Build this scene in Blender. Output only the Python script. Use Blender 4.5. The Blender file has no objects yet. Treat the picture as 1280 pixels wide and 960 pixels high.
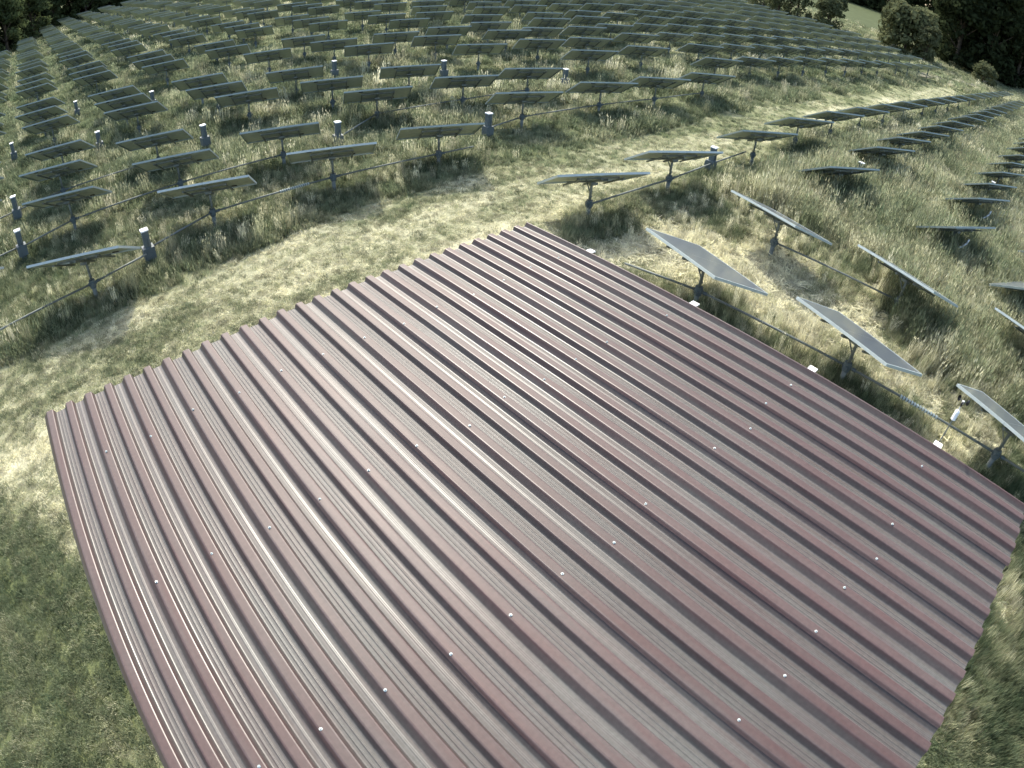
import bpy, bmesh, math, random
import numpy as np
from mathutils import Matrix, Vector

random.seed(7); rng = np.random.default_rng(11)
scene = bpy.context.scene
COL = scene.collection

# ------------------------------------------------------------------ frame of the shed roof in the world
SLOPE = math.atan(0.044)                       # the pent roof rises 4.4 % along its ribs
S_HAT = Vector((math.cos(SLOPE), 0, math.sin(SLOPE)))
T_HAT = Vector((0, 1, 0))
N_HAT = Vector((-math.sin(SLOPE), 0, math.cos(SLOPE)))
ROOF_Z = 3.76
B = Matrix((S_HAT, T_HAT, N_HAT)).transposed()  # roof frame -> world
def W3(s, t, z=0.0):
    return S_HAT * s + T_HAT * t + N_HAT * z + Vector((0, 0, ROOF_Z))

# ------------------------------------------------------------------ camera (wide surveillance lens)
LENS_A, LENS_B = 0.80454, 0.0054
RW = Matrix(((0.6618611, 0.4796327, -0.5761010), (0.7489178, -0.3896683, 0.5359857), (0.0325880, -0.7862004, -0.6171118)))
CAM_R = Vector((5.27451, 0.75157, 3.17297))
M = B @ RW
right, down, fwd = M.col[0], M.col[1], M.col[2]
cd = bpy.data.cameras.new('camera'); cam = bpy.data.objects.new('camera', cd); COL.objects.link(cam)
cam.matrix_world = Matrix.Translation(W3(*CAM_R)) @ Matrix((right, -down, -fwd)).transposed().to_4x4()
cd.type = 'PANO'; cd.panorama_type = 'FISHEYE_LENS_POLYNOMIAL'
cd.sensor_width = 36; cd.sensor_height = 27; cd.sensor_fit = 'HORIZONTAL'
cd.fisheye_fov = math.radians(175)
cd.fisheye_polynomial_k0 = 0.0; cd.fisheye_polynomial_k1 = -LENS_A / 18.0; cd.fisheye_polynomial_k2 = 0.0
cd.fisheye_polynomial_k3 = -LENS_B / 18.0 ** 3; cd.fisheye_polynomial_k4 = 0.0
cd.clip_start = 0.05; cd.clip_end = 4000
scene.camera = cam
CAMP = np.array(cam.matrix_world.translation)
MW = np.array(M)
def project(P):
    """world points (n,3) -> pixels of the 1280x960 photograph, and angle off axis"""
    c = (np.atleast_2d(P) - CAMP) @ MW
    rr = np.hypot(c[:, 0], c[:, 1]); th = np.arctan2(rr, c[:, 2]); r = th / LENS_A
    for _ in range(4): r = (th - LENS_B * r ** 3) / LENS_A
    rr = np.maximum(rr, 1e-9)
    return np.c_[c[:, 0] / rr * r * 640 + 640, c[:, 1] / rr * r * 640 + 480]

# ------------------------------------------------------------------ light
SUN_AZ, SUN_EL = math.radians(155), math.radians(47)
sun_dir = Vector((math.cos(SUN_AZ) * math.cos(SUN_EL), math.sin(SUN_AZ) * math.cos(SUN_EL), math.sin(SUN_EL)))
world = bpy.data.worlds.new('World'); scene.world = world; world.use_nodes = True
wn = world.node_tree.nodes; wl = world.node_tree.links
sky = wn.new('ShaderNodeTexSky'); sky.sky_type = 'NISHITA'; sky.sun_disc = False
sky.sun_elevation = SUN_EL; sky.sun_rotation = math.atan2(sun_dir.x, sun_dir.y)
sky.air_density = 1.2; sky.dust_density = 4.0; sky.ozone_density = 1.0
wn['Background'].inputs[1].default_value = 0.15
wl.new(sky.outputs[0], wn['Background'].inputs[0])
sd = bpy.data.lights.new('sun', 'SUN'); sd.energy = 2.05; sd.angle = math.radians(0.6); sd.color = (1.0, 0.975, 0.87)
so = bpy.data.objects.new('sun', sd); COL.objects.link(so)
so.rotation_euler = sun_dir.to_track_quat('Z', 'Y').to_euler(); so.location = (0, 0, 60)
vs = scene.view_settings
vs.view_transform = 'Standard'; vs.look = 'None'; vs.gamma = 1.0; vs.use_curve_mapping = False
vs.exposure = 1.36
scene.cycles.max_bounces = 6; scene.cycles.use_denoising = True

# ------------------------------------------------------------------ helpers
def tag(o, label=None, cat=None, group=None, kind=None):
    if label: o['label'] = label
    if cat: o['category'] = cat
    if group: o['group'] = group
    if kind: o['kind'] = kind
    return o
def link(name, data, parent=None, mat=None):
    o = bpy.data.objects.new(name, data); COL.objects.link(o)
    if parent is not None: o.parent = parent
    return o
def empty(name, loc, rotz=0.0):
    o = bpy.data.objects.new(name, None); COL.objects.link(o); o.location = loc; o.rotation_euler[2] = rotz
    o.empty_display_size = 0.2
    return o
def copy_tree(o, parent=None):
    c = o.copy(); COL.objects.link(c)
    if parent is not None: c.parent = parent
    for ch in list(o.children): copy_tree(ch, c)
    return c
class MB:
    """collects simple solids into one mesh"""
    def __init__(self): self.v = []; self.f = []; self.m = []
    def quad(self, pts, mat=0):
        b = len(self.v); self.v += [tuple(p) for p in pts]; self.f.append(tuple(range(b, b + len(pts)))); self.m.append(mat)
    def box(self, x0, x1, y0, y1, z0, z1, mat=0, X=None):
        b = len(self.v)
        P = [(x, y, z) for z in (z0, z1) for y in (y0, y1) for x in (x0, x1)]
        if X is not None: P = [tuple(X @ Vector(p)) for p in P]
        self.v += P
        for f in ((0, 2, 3, 1), (4, 5, 7, 6), (0, 1, 5, 4), (2, 6, 7, 3), (0, 4, 6, 2), (1, 3, 7, 5)):
            self.f.append(tuple(b + k for k in f)); self.m.append(mat)
    def tube(self, p, q, r0, r1=None, n=10, mat=0, caps=True):
        r1 = r0 if r1 is None else r1
        p = Vector(p); q = Vector(q); d = (q - p).normalized()
        a = d.orthogonal().normalized(); c = d.cross(a); b = len(self.v)
        for P, r in ((p, r0), (q, r1)):
            for k in range(n):
                w = 2 * math.pi * k / n; self.v.append(tuple(P + (a * math.cos(w) + c * math.sin(w)) * r))
        for k in range(n):
            j = (k + 1) % n; self.f.append((b + k, b + j, b + n + j, b + n + k)); self.m.append(mat)
        if caps:
            self.f.append(tuple(b + k for k in reversed(range(n)))); self.m.append(mat)
            self.f.append(tuple(b + n + k for k in range(n))); self.m.append(mat)
    def mesh(self, name, mats, smooth=False):
        me = bpy.data.meshes.new(name); me.from_pydata(self.v, [], self.f)
        for m in (mats if isinstance(mats, (list, tuple)) else [mats]): me.materials.append(m)
        me.polygons.foreach_set('material_index', self.m)
        if smooth: me.polygons.foreach_set('use_smooth', [True] * len(self.f))
        me.update(); return me
    def build(self, name, mats, parent=None, smooth=False):
        return link(name, self.mesh(name, mats, smooth), parent)

# ------------------------------------------------------------------ materials
def new_mat(name):
    m = bpy.data.materials.new(name); m.use_nodes = True
    return m, m.node_tree.nodes, m.node_tree.links, m.node_tree.nodes['Principled BSDF']
def plain(name, col, rough=0.5, metal=0.0, spec=0.5, var=0.12, scale=6.0, bump=0.0):
    m, n, l, p = new_mat(name)
    tc = n.new('ShaderNodeTexCoord'); no = n.new('ShaderNodeTexNoise'); no.inputs['Scale'].default_value = scale; no.inputs['Detail'].default_value = 6
    oi = n.new('ShaderNodeObjectInfo'); add = n.new('ShaderNodeVectorMath'); l.new(tc.outputs['Object'], add.inputs[0]); l.new(oi.outputs['Location'], add.inputs[1])
    l.new(add.outputs[0], no.inputs['Vector'])
    mr = n.new('ShaderNodeMapRange'); mr.inputs[3].default_value = 1 - var; mr.inputs[4].default_value = 1 + var; mr.inputs[1].default_value = 0.3; mr.inputs[2].default_value = 0.7
    l.new(no.outputs[0], mr.inputs[0])
    mx = n.new('ShaderNodeVectorMath'); mx.operation = 'SCALE'; mx.inputs[0].default_value = col[:3]; l.new(mr.outputs[0], mx.inputs['Scale'])
    l.new(mx.outputs[0], p.inputs['Base Color'])
    p.inputs['Roughness'].default_value = rough; p.inputs['Metallic'].default_value = metal; p.inputs['Specular IOR Level'].default_value = spec
    if bump:
        bm_ = n.new('ShaderNodeBump'); bm_.inputs['Strength'].default_value = bump; l.new(no.outputs[0], bm_.inputs['Height']); l.new(bm_.outputs[0], p.inputs['Normal'])
    return m
MAT = {}
MAT['alu'] = plain('anodised_aluminium', (0.40, 0.46, 0.45), 0.45, 0.1, var=0.08)
MAT['alu_dull'] = plain('dull_aluminium', (0.24, 0.29, 0.27), 0.55, 0.05, var=0.12)  # darker tone for the frames of all but the nearest panels
MAT['galv'] = plain('galvanised_steel', (0.15, 0.17, 0.155), 0.65, 0.1, var=0.25, scale=9)
MAT['grey_paint'] = plain('grey_painted_steel', (0.085, 0.11, 0.115), 0.6, 0.0, var=0.15)
MAT['white'] = plain('white_paint', (0.82, 0.84, 0.84), 0.35, var=0.05)
MAT['dark'] = plain('black_plastic', (0.02, 0.02, 0.02), 0.4)
MAT['wood'] = plain('weathered_timber', (0.20, 0.13, 0.08), 0.8, var=0.3, scale=4)
MAT['backsheet'] = plain('module_back_sheet', (0.40, 0.44, 0.37), 0.75, var=0.12)  # greenish tint stands in for light bounced up from the grass
def glass_mat():
    m, n, l, p = new_mat('solar_cells_under_glass')
    tc = n.new('ShaderNodeTexCoord')
    br = n.new('ShaderNodeTexBrick'); br.offset = 0; br.inputs['Scale'].default_value = 1
    br.inputs['Brick Width'].default_value = 0.127; br.inputs['Row Height'].default_value = 0.127; br.inputs['Mortar Size'].default_value = 0.004
    br.inputs['Color1'].default_value = (0.075, 0.092, 0.110, 1); br.inputs['Color2'].default_value = (0.082, 0.100, 0.120, 1); br.inputs['Mortar'].default_value = (0.12, 0.135, 0.145, 1)
    l.new(tc.outputs['Object'], br.inputs['Vector']); l.new(br.outputs[0], p.inputs['Base Color'])
    p.inputs['Roughness'].default_value = 0.35; p.inputs['Coat Weight'].default_value = 0.6; p.inputs['Coat Roughness'].default_value = 0.08
    return m
MAT['cells'] = glass_mat()
def roof_mat():
    m, n, l, p = new_mat('red_brown_coated_steel')
    tc = n.new('ShaderNodeTexCoord'); mp = n.new('ShaderNodeMapping'); mp.inputs['Scale'].default_value = (0.35, 14, 14)
    l.new(tc.outputs['Object'], mp.inputs[0])
    n1 = n.new('ShaderNodeTexNoise'); n1.inputs['Scale'].default_value = 1.6; n1.inputs['Detail'].default_value = 8; n1.inputs['Roughness'].default_value = 0.65
    l.new(mp.outputs[0], n1.inputs['Vector'])
    n2 = n.new('ShaderNodeTexNoise'); n2.inputs['Scale'].default_value = 1.1; n2.inputs['Detail'].default_value = 5; l.new(tc.outputs['Object'], n2.inputs['Vector'])
    n3 = n.new('ShaderNodeTexNoise'); n3.inputs['Scale'].default_value = 260; n3.inputs['Detail'].default_value = 2; l.new(tc.outputs['Object'], n3.inputs['Vector'])
    cr = n.new('ShaderNodeValToRGB'); e = cr.color_ramp.elements
    e[0].position = 0.30; e[0].color = (0.066, 0.036, 0.034, 1); e[1].position = 0.72; e[1].color = (0.076, 0.057, 0.054, 1)
    l.new(n1.outputs[0], cr.inputs[0])
    mx = n.new('ShaderNodeMix'); mx.data_type = 'RGBA'; mx.inputs['B'].default_value = (0.082, 0.084, 0.078, 1)
    mr = n.new('ShaderNodeMapRange'); mr.inputs[1].default_value = 0.45; mr.inputs[2].default_value = 0.75; mr.inputs[4].default_value = 0.3
    l.new(n2.outputs[0], mr.inputs[0])
    da = n.new('ShaderNodeAttribute'); da.attribute_name = 'dust'
    ds = n.new('ShaderNodeMath'); ds.operation = 'MULTIPLY_ADD'; l.new(da.outputs['Fac'], ds.inputs[0]); ds.inputs[1].default_value = 0.75; ds.use_clamp = True; l.new(mr.outputs[0], ds.inputs[2])
    dm = n.new('ShaderNodeMapRange'); dm.inputs[1].default_value = 0.25; dm.inputs[2].default_value = 0.6; dm.inputs[3].default_value = 0.55; dm.inputs[4].default_value = 1.0; l.new(n1.outputs[0], dm.inputs[0])
    dd = n.new('ShaderNodeMath'); dd.operation = 'MULTIPLY'; l.new(ds.outputs[0], dd.inputs[0]); l.new(dm.outputs[0], dd.inputs[1])
    l.new(dd.outputs[0], mx.inputs['Factor']); l.new(cr.outputs[0], mx.inputs['A'])
    oi = n.new('ShaderNodeObjectInfo'); ov = n.new('ShaderNodeMapRange'); ov.inputs[3].default_value = 0.88; ov.inputs[4].default_value = 1.10; l.new(oi.outputs['Random'], ov.inputs[0])
    sp = n.new('ShaderNodeTexNoise'); sp.inputs['Scale'].default_value = 38; sp.inputs['Detail'].default_value = 4; l.new(tc.outputs['Object'], sp.inputs['Vector'])
    sv = n.new('ShaderNodeMapRange'); sv.inputs[1].default_value = 0.35; sv.inputs[2].default_value = 0.68; sv.inputs[3].default_value = 0.90; sv.inputs[4].default_value = 1.10; l.new(sp.outputs[0], sv.inputs[0])
    mm = n.new('ShaderNodeMath'); mm.operation = 'MULTIPLY'; l.new(ov.outputs[0], mm.inputs[0]); l.new(sv.outputs[0], mm.inputs[1])
    hs = n.new('ShaderNodeVectorMath'); hs.operation = 'SCALE'; l.new(mx.outputs['Result'], hs.inputs[0]); l.new(mm.outputs[0], hs.inputs['Scale'])
    l.new(hs.outputs[0], p.inputs['Base Color'])
    r = n.new('ShaderNodeMapRange'); r.inputs[3].default_value = 0.38; r.inputs[4].default_value = 0.58; l.new(n1.outputs[0], r.inputs[0])
    ba = n.new('ShaderNodeAttribute'); ba.attribute_name = 'bend'
    rb_ = n.new('ShaderNodeMath'); rb_.operation = 'MULTIPLY_ADD'; l.new(ba.outputs['Fac'], rb_.inputs[0]); rb_.inputs[1].default_value = -0.15; l.new(r.outputs[0], rb_.inputs[2]); l.new(rb_.outputs[0], p.inputs['Roughness'])
    sb = n.new('ShaderNodeMath'); sb.operation = 'MULTIPLY_ADD'; l.new(ba.outputs['Fac'], sb.inputs[0]); sb.inputs[1].default_value = 0.30; sb.inputs[2].default_value = 0.27; l.new(sb.outputs[0], p.inputs['Specular IOR Level'])
    p.inputs['Specular IOR Level'].default_value = 0.27
    return m
MAT['roof'] = roof_mat()
def blade_mat():
    m, n, l, p = new_mat('grass_blades')
    at = n.new('ShaderNodeAttribute'); at.attribute_type = 'INSTANCER'; at.attribute_name = 'dry'
    oi = n.new('ShaderNodeObjectInfo')
    cr = n.new('ShaderNodeValToRGB'); cr.color_ramp.elements[0].color = (0.082, 0.128, 0.058, 1); cr.color_ramp.elements[1].color = (0.70, 0.67, 0.45, 1)
    e = cr.color_ramp.elements.new(0.45); e.color = (0.215, 0.255, 0.125, 1)
    e = cr.color_ramp.elements.new(0.72); e.color = (0.42, 0.415, 0.235, 1)
    l.new(at.outputs['Fac'], cr.inputs[0])
    hv = n.new('ShaderNodeHueSaturation'); mr = n.new('ShaderNodeMapRange'); mr.inputs[3].default_value = 0.55; mr.inputs[4].default_value = 1.40
    l.new(oi.outputs['Random'], mr.inputs[0]); l.new(mr.outputs[0], hv.inputs['Value']); hv.inputs['Saturation'].default_value = 0.80
    l.new(cr.outputs[0], hv.inputs['Color'])
    df = n.new('ShaderNodeBsdfDiffuse'); tr = n.new('ShaderNodeBsdfTranslucent'); mix = n.new('ShaderNodeMixShader'); mix.inputs[0].default_value = 0.48
    l.new(hv.outputs[0], df.inputs[0]); l.new(hv.outputs[0], tr.inputs[0]); l.new(df.outputs[0], mix.inputs[1]); l.new(tr.outputs[0], mix.inputs[2])
    l.new(mix.outputs[0], n['Material Output'].inputs[0])
    return m
MAT['blade'] = blade_mat()
def ground_mat():
    m, n, l, p = new_mat('meadow_soil')
    at = n.new('ShaderNodeAttribute'); at.attribute_name = 'dry'
    tc = n.new('ShaderNodeTexCoord')
    n1 = n.new('ShaderNodeTexNoise'); n1.inputs['Scale'].default_value = 0.9; n1.inputs['Detail'].default_value = 10; n1.inputs['Roughness'].default_value = 0.7
    n2 = n.new('ShaderNodeTexNoise'); n2.inputs['Scale'].default_value = 14; n2.inputs['Detail'].default_value = 8; n2.inputs['Roughness'].default_value = 0.75
    l.new(tc.outputs['Object'], n1.inputs['Vector']); l.new(tc.outputs['Object'], n2.inputs['Vector'])
    a1 = n.new('ShaderNodeMath'); a1.operation = 'MULTIPLY_ADD'; l.new(n1.outputs[0], a1.inputs[0]); a1.inputs[1].default_value = 0.6; l.new(at.outputs['Fac'], a1.inputs[2])
    a2 = n.new('ShaderNodeMath'); a2.operation = 'MULTIPLY_ADD'; l.new(n2.outputs[0], a2.inputs[0]); a2.inputs[1].default_value = 0.7; l.new(a1.outputs[0], a2.inputs[2])
    a3 = n.new('ShaderNodeMath'); a3.operation = 'SUBTRACT'; l.new(a2.outputs[0], a3.inputs[0]); a3.inputs[1].default_value = 0.62
    cr = n.new('ShaderNodeValToRGB'); cr.color_ramp.elements[0].color = (0.075, 0.10, 0.045, 1); cr.color_ramp.elements[1].color = (0.50, 0.48, 0.33, 1)
    e = cr.color_ramp.elements.new(0.35); e.color = (0.13, 0.15, 0.068, 1)
    e = cr.color_ramp.elements.new(0.65); e.color = (0.26, 0.265, 0.16, 1)
    l.new(a3.outputs[0], cr.inputs[0]); l.new(cr.outputs[0], p.inputs['Base Color'])
    p.inputs['Roughness'].default_value = 0.95; p.inputs['Specular IOR Level'].default_value = 0.1
    bp = n.new('ShaderNodeBump'); bp.inputs['Strength'].default_value = 0.9; bp.inputs['Distance'].default_value = 0.05; l.new(n2.outputs[0], bp.inputs['Height']); l.new(bp.outputs[0], p.inputs['Normal'])
    return m
MAT['ground'] = ground_mat()
def leaf_mat(name, c0, c1):
    m, n, l, p = new_mat(name)
    tc = n.new('ShaderNodeTexCoord'); no = n.new('ShaderNodeTexNoise'); no.inputs['Scale'].default_value = 0.9; no.inputs['Detail'].default_value = 6; l.new(tc.outputs['Object'], no.inputs['Vector'])
    cr = n.new('ShaderNodeValToRGB'); cr.color_ramp.elements[0].position = 0.3; cr.color_ramp.elements[0].color = (*c0, 1); cr.color_ramp.elements[1].position = 0.7; cr.color_ramp.elements[1].color = (*c1, 1)
    l.new(no.outputs[0], cr.inputs[0])
    df = n.new('ShaderNodeBsdfDiffuse'); tr = n.new('ShaderNodeBsdfTranslucent'); mix = n.new('ShaderNodeMixShader'); mix.inputs[0].default_value = 0.4
    l.new(cr.outputs[0], df.inputs[0]); l.new(cr.outputs[0], tr.inputs[0]); l.new(df.outputs[0], mix.inputs[1]); l.new(tr.outputs[0], mix.inputs[2]); l.new(mix.outputs[0], n['Material Output'].inputs[0])
    return m
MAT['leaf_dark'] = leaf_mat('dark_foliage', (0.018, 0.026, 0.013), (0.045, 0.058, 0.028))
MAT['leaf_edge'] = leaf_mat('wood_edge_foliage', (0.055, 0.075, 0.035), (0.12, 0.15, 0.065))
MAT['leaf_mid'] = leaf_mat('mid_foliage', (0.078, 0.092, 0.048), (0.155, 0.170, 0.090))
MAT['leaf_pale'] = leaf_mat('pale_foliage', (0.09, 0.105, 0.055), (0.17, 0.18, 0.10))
MAT['bark'] = plain('bark', (0.07, 0.055, 0.04), 0.9, var=0.3, bump=0.4)
MAT['gravel'] = plain('pale_gravel', (0.17, 0.165, 0.125), 0.95, spec=0.05, var=0.2, scale=2)
MAT['stubble'] = plain('ripe_crop', (0.075, 0.092, 0.048), 0.95, spec=0.03, var=0.18, scale=0.6)

# ------------------------------------------------------------------ the lie of the land
def fbm(x, y, seed=0, octaves=4, base=1.0):
    """cheap smooth value noise 0..1"""
    x = np.asarray(x, float); y = np.asarray(y, float); tot = np.zeros_like(x); amp = 1; norm = 0
    for o in range(octaves):
        f = base * 2 ** o; X = x * f + 37.1 * seed + o * 17.3; Y = y * f - 11.7 * seed + o * 5.9
        xi = np.floor(X); yi = np.floor(Y); fx = X - xi; fy = Y - yi; fx = fx * fx * (3 - 2 * fx); fy = fy * fy * (3 - 2 * fy)
        def h(a, b): 
            v = np.sin(a * 127.1 + b * 311.7 + seed * 74.7) * 43758.5453; return v - np.floor(v)
        tot += amp * ((h(xi, yi) * (1 - fx) + h(xi + 1, yi) * fx) * (1 - fy) + (h(xi, yi + 1) * (1 - fx) + h(xi + 1, yi + 1) * fx) * fy)
        norm += amp; amp *= 0.5
    return tot / norm
def ground_z(x, y):
    y = np.asarray(y, float); x = np.asarray(x, float)
    return 0.028 * np.clip(y, -150, 220) + 0.10 * (fbm(x, y, 3, 3, 0.12) - 0.5)
def gz(x, y): return float(ground_z(np.array([x]), np.array([y]))[0])
def sstep(a, b, v): 
    t = np.clip((v - a) / (b - a), 0, 1); return t * t * (3 - 2 * t)
def zones(x, y):
    """mown 0..1 (short turf), dry 0..1 (straw), tall 0..1"""
    x = np.asarray(x, float); y = np.asarray(y, float)
    wob = (fbm(x, y, 5, 3, 0.35) - 0.5) * 1.6
    # mown lane between the shed and the first row of the big field, running on past the second block
    lane_mid = -6.6 + 0.0 * y; lane_in = np.where(y < 9.5, 0.6, -5.2 - 0.05 * np.maximum(y - 9.5, 0)); lane_out = -8.6
    k = sstep(8.0, 12.0, y); inner = 0.8 * (1 - k) + (-4.9) * k - 4.6 * (1 - sstep(-1.8, -0.2, y))
    lane = sstep(-8.9, -8.0, x + 0.7 * wob) * (1 - sstep(inner - 0.6, inner + 0.5, x + wob)) * (1 - sstep(60, 75, y))
    yard = sstep(-0.9, 0.3, x + 0.5 * wob + 4.4 * (1 - sstep(-1.8, -0.2, y))) * (1 - sstep(6.0, 7.0, y) * (1 - sstep(6.6, 7.2, x)) ) * (1 - sstep(9.5, 11.0, y)) # around the shed
    rblock = sstep(-3.9, -2.9, x) * sstep(6.0, 7.0, y) * (1 - sstep(0, 1.5, y + wob - 13.2 - 3.3 * (1 - sstep(1.0, 4.5, x))))
    tall = sstep(-4.2, -2.2, x + wob) * sstep(0, 1.5, y + wob - 13.2 - 3.3 * (1 - sstep(1.0, 4.5, x)))
    mown = np.clip(lane + yard, 0, 1)
    n1 = fbm(x, y, 1, 4, 0.5); n2 = fbm(x, y, 2, 3, 1.7)
    stripes = np.exp(-((x + 3.0 + 0.05 * (y - 4)) / 0.32) ** 2) + np.exp(-((x + 5.0 + 0.04 * (y - 4)) / 0.38) ** 2) + 0.7 * np.exp(-((x + 1.4 + 0.02 * (y - 4)) / 0.22) ** 2)
    dry = 0.40 + 0.45 * (n1 - 0.5) + 0.40 * (n2 - 0.5)
    streak = fbm(x * 1.0, y * 0.16, 12, 4, 1.5); near = 1 - sstep(9, 16, y)
    turf = 0.56 + 0.14 * near + 0.30 * (n2 - 0.5) + 0.22 * (n1 - 0.5) + 0.60 * (streak - 0.5) + 0.30 * np.clip(stripes, 0, 1) * sstep(0.42, 0.62, fbm(x, y * 0.5, 7, 3, 0.8))
    lw = np.clip(lane * 1.25, 0, 1) * (0.55 + 0.45 * near); dry = dry * (1 - lw) + turf * lw
    lane2 = np.exp(-((x + 6.6) / 0.9) ** 2) * sstep(9, 14, y)
    dry = dry + 0.26 * lane2 * sstep(0.38, 0.68, fbm(x, y * 0.6, 8, 4, 0.5)) + rblock * (0.40 * (sstep(0.36, 0.62, n1) - 0.35) + 0.26 + 0.35 * (n2 - 0.5) - 0.26 * sstep(3.2, 5.6, x)) + 0.16 * tall
    dry = dry - 0.07 * yard * (1 - 0.15 * sstep(6.2, 7.4, x) * sstep(3, 6, y)) - 0.10 * sstep(1.2, 2.4, x + 2.6) * (1 - sstep(6.0, 8.5, y)) * sstep(5.0, 6.5, y) * (x < 0.3)
    dry = dry - 0.10 * (1 - sstep(-24, -14, x)) * (1 - sstep(0, 22, y))  # far field grass darker and greener: lens falloff and shadow put into its colour
    return mown, np.clip(dry, 0, 1), np.clip(tall, 0, 1), np.clip(rblock, 0, 1)

def axis(lo, hi, fine_lo, fine_hi, step):
    a = list(np.arange(fine_lo, fine_hi + 1e-6, step)); s = step
    v = fine_hi
    while v < hi: s *= 1.22; v += s; a.append(min(v, hi))
    s = step; v = fine_lo
    while v > lo: s *= 1.22; v -= s; a.insert(0, max(v, lo))
    return np.array(a)
gx = axis(-1500, 1500, -32, 12, 0.35); gy = axis(-1500, 1500, -6, 36, 0.35)
GX, GY = np.meshgrid(gx, gy, indexing='ij'); GZ = ground_z(GX, GY)
nx, ny = GX.shape
verts = np.stack([GX, GY, GZ], -1).reshape(-1, 3)
ii = np.arange(nx * ny).reshape(nx, ny)
faces = np.stack([ii[:-1, :-1], ii[1:, :-1], ii[1:, 1:], ii[:-1, 1:]], -1).reshape(-1, 4)
gm = bpy.data.meshes.new('ground'); gm.from_pydata(verts.tolist(), [], faces.tolist()); gm.materials.append(MAT['ground'])
gm.polygons.foreach_set('use_smooth', [True] * len(faces))
zm, zd, zt, zr = zones(verts[:, 0], verts[:, 1])
at_ = gm.attributes.new('dry', 'FLOAT', 'POINT'); at_.data.foreach_set('value', zd.astype(np.float32))
ground = link('ground', gm); tag(ground, kind='structure')

def strip_sheet(name, pts, width, mat, dz):
    mb = MB(); pts = [Vector((p[0], p[1], 0)) for p in pts]; L = []; R = []
    fine = []
    for a, b in zip(pts[:-1], pts[1:]):
        k = max(1, int((b - a).length / 3))
        for j in range(k): fine.append(a.lerp(b, j / k))
    fine.append(pts[-1])
    for i, p in enumerate(fine):
        d = (fine[min(i + 1, len(fine) - 1)] - fine[max(i - 1, 0)]).normalized(); nrm = Vector((-d.y, d.x, 0)); w = width * (1 + 0.1 * math.sin(i * 1.7))
        for s_, A in ((1, L), (-1, R)):
            q = p + nrm * w * 0.5 * s_; A.append((q.x, q.y, gz(q.x, q.y) + dz))
    for i in range(len(fine) - 1): mb.quad([L[i], R[i], R[i + 1], L[i + 1]])
    return mb.build(name, mat)
tag(strip_sheet('path', [(-160, 95), (-60, 104), (-33, 102), (-20, 96), (-9, 96), (-3, 112), (10, 160)], 3.0, MAT['gravel'], 0.08), kind='structure')
tag(strip_sheet('path', [(-11.5, 66), (-10.2, 74), (-8.6, 80), (-6.0, 88.5), (-1.6, 101.5), (8, 130)], 1.7, MAT['gravel'], 0.06), kind='structure')
fm = MB(); 
for i in range(24):
    for j in range(10):
        x0, x1 = -210 + i * 8, -210 + (i + 1) * 8; y0, y1 = 112 + j * 14, 112 + (j + 1) * 14
        fm.quad([(x, y, gz(x, y) + 0.10 + 0.02 * max(0, y - 112)) for x, y in ((x0, y0), (x1, y0), (x1, y1), (x0, y1))])
tag(fm.build('crop_field', MAT['stubble']), kind='structure')

# ------------------------------------------------------------------ the shed with its ribbed roof
P = 0.207; NR = 29; RL = 6.33; RH = 0.050
shed = empty('shed', (0, 0, 0)); tag(shed, 'shed with a red brown ribbed sheet metal pent roof', 'shed')
def bend(pts, r=0.009):
    out = [pts[0]]
    for a, b, c in zip(pts[:-2], pts[1:-1], pts[2:]):
        b = Vector(b); a = Vector(a); c = Vector(c); u_ = (a - b); v_ = (c - b); k = min(r, u_.length * .4, v_.length * .4)
        p0 = b + u_.normalized() * k; p1 = b + v_.normalized() * k
        out += [tuple(p0), (*((p0 + p1) * 0.25 + b * 0.5), 1), tuple(p1)]
    return out + [pts[-1]]
def profile(i0, i1, first, last):
    pts = []
    for i in range(i0, i1 + 1):
        t0 = i * P; up = 0.040 if i % 2 == 0 else 0.026; c = 0.066; fall = 0.022
        if i == NR - 1: c = 0.014
        if i == i0 and not first: pts += [(t0 - up * 0.45, -RH * 0.45), (t0, 0)]
        else: pts += [(t0 - up, -RH), (t0, 0)]
        pts.append((t0 + c, 0))
        if i == i1:
            if last: pts += [(t0 + c + 0.004, -0.075)]
            else: pts += [(t0 + c + fall * 0.4, -RH * 0.4)]
            continue
        pts.append((t0 + c + fall, -RH))
        v0 = t0 + c + fall; v1 = (i + 1) * P - (0.040 if (i + 1) % 2 == 0 else 0.026)
        if i % 2 == 0:
            for f in (0.32, 0.66):
                m_ = v0 + (v1 - v0) * f; pts += [(m_ - 0.007, -RH), (m_ - 0.003, -RH + 0.0035), (m_ + 0.003, -RH + 0.0035), (m_ + 0.007, -RH)]
        else:
            m_ = (v0 + v1) / 2; pts += [(m_ - 0.012, -RH), (m_, -RH + 0.002), (m_ + 0.012, -RH)]
    return bend(pts)
NS = 26
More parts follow.
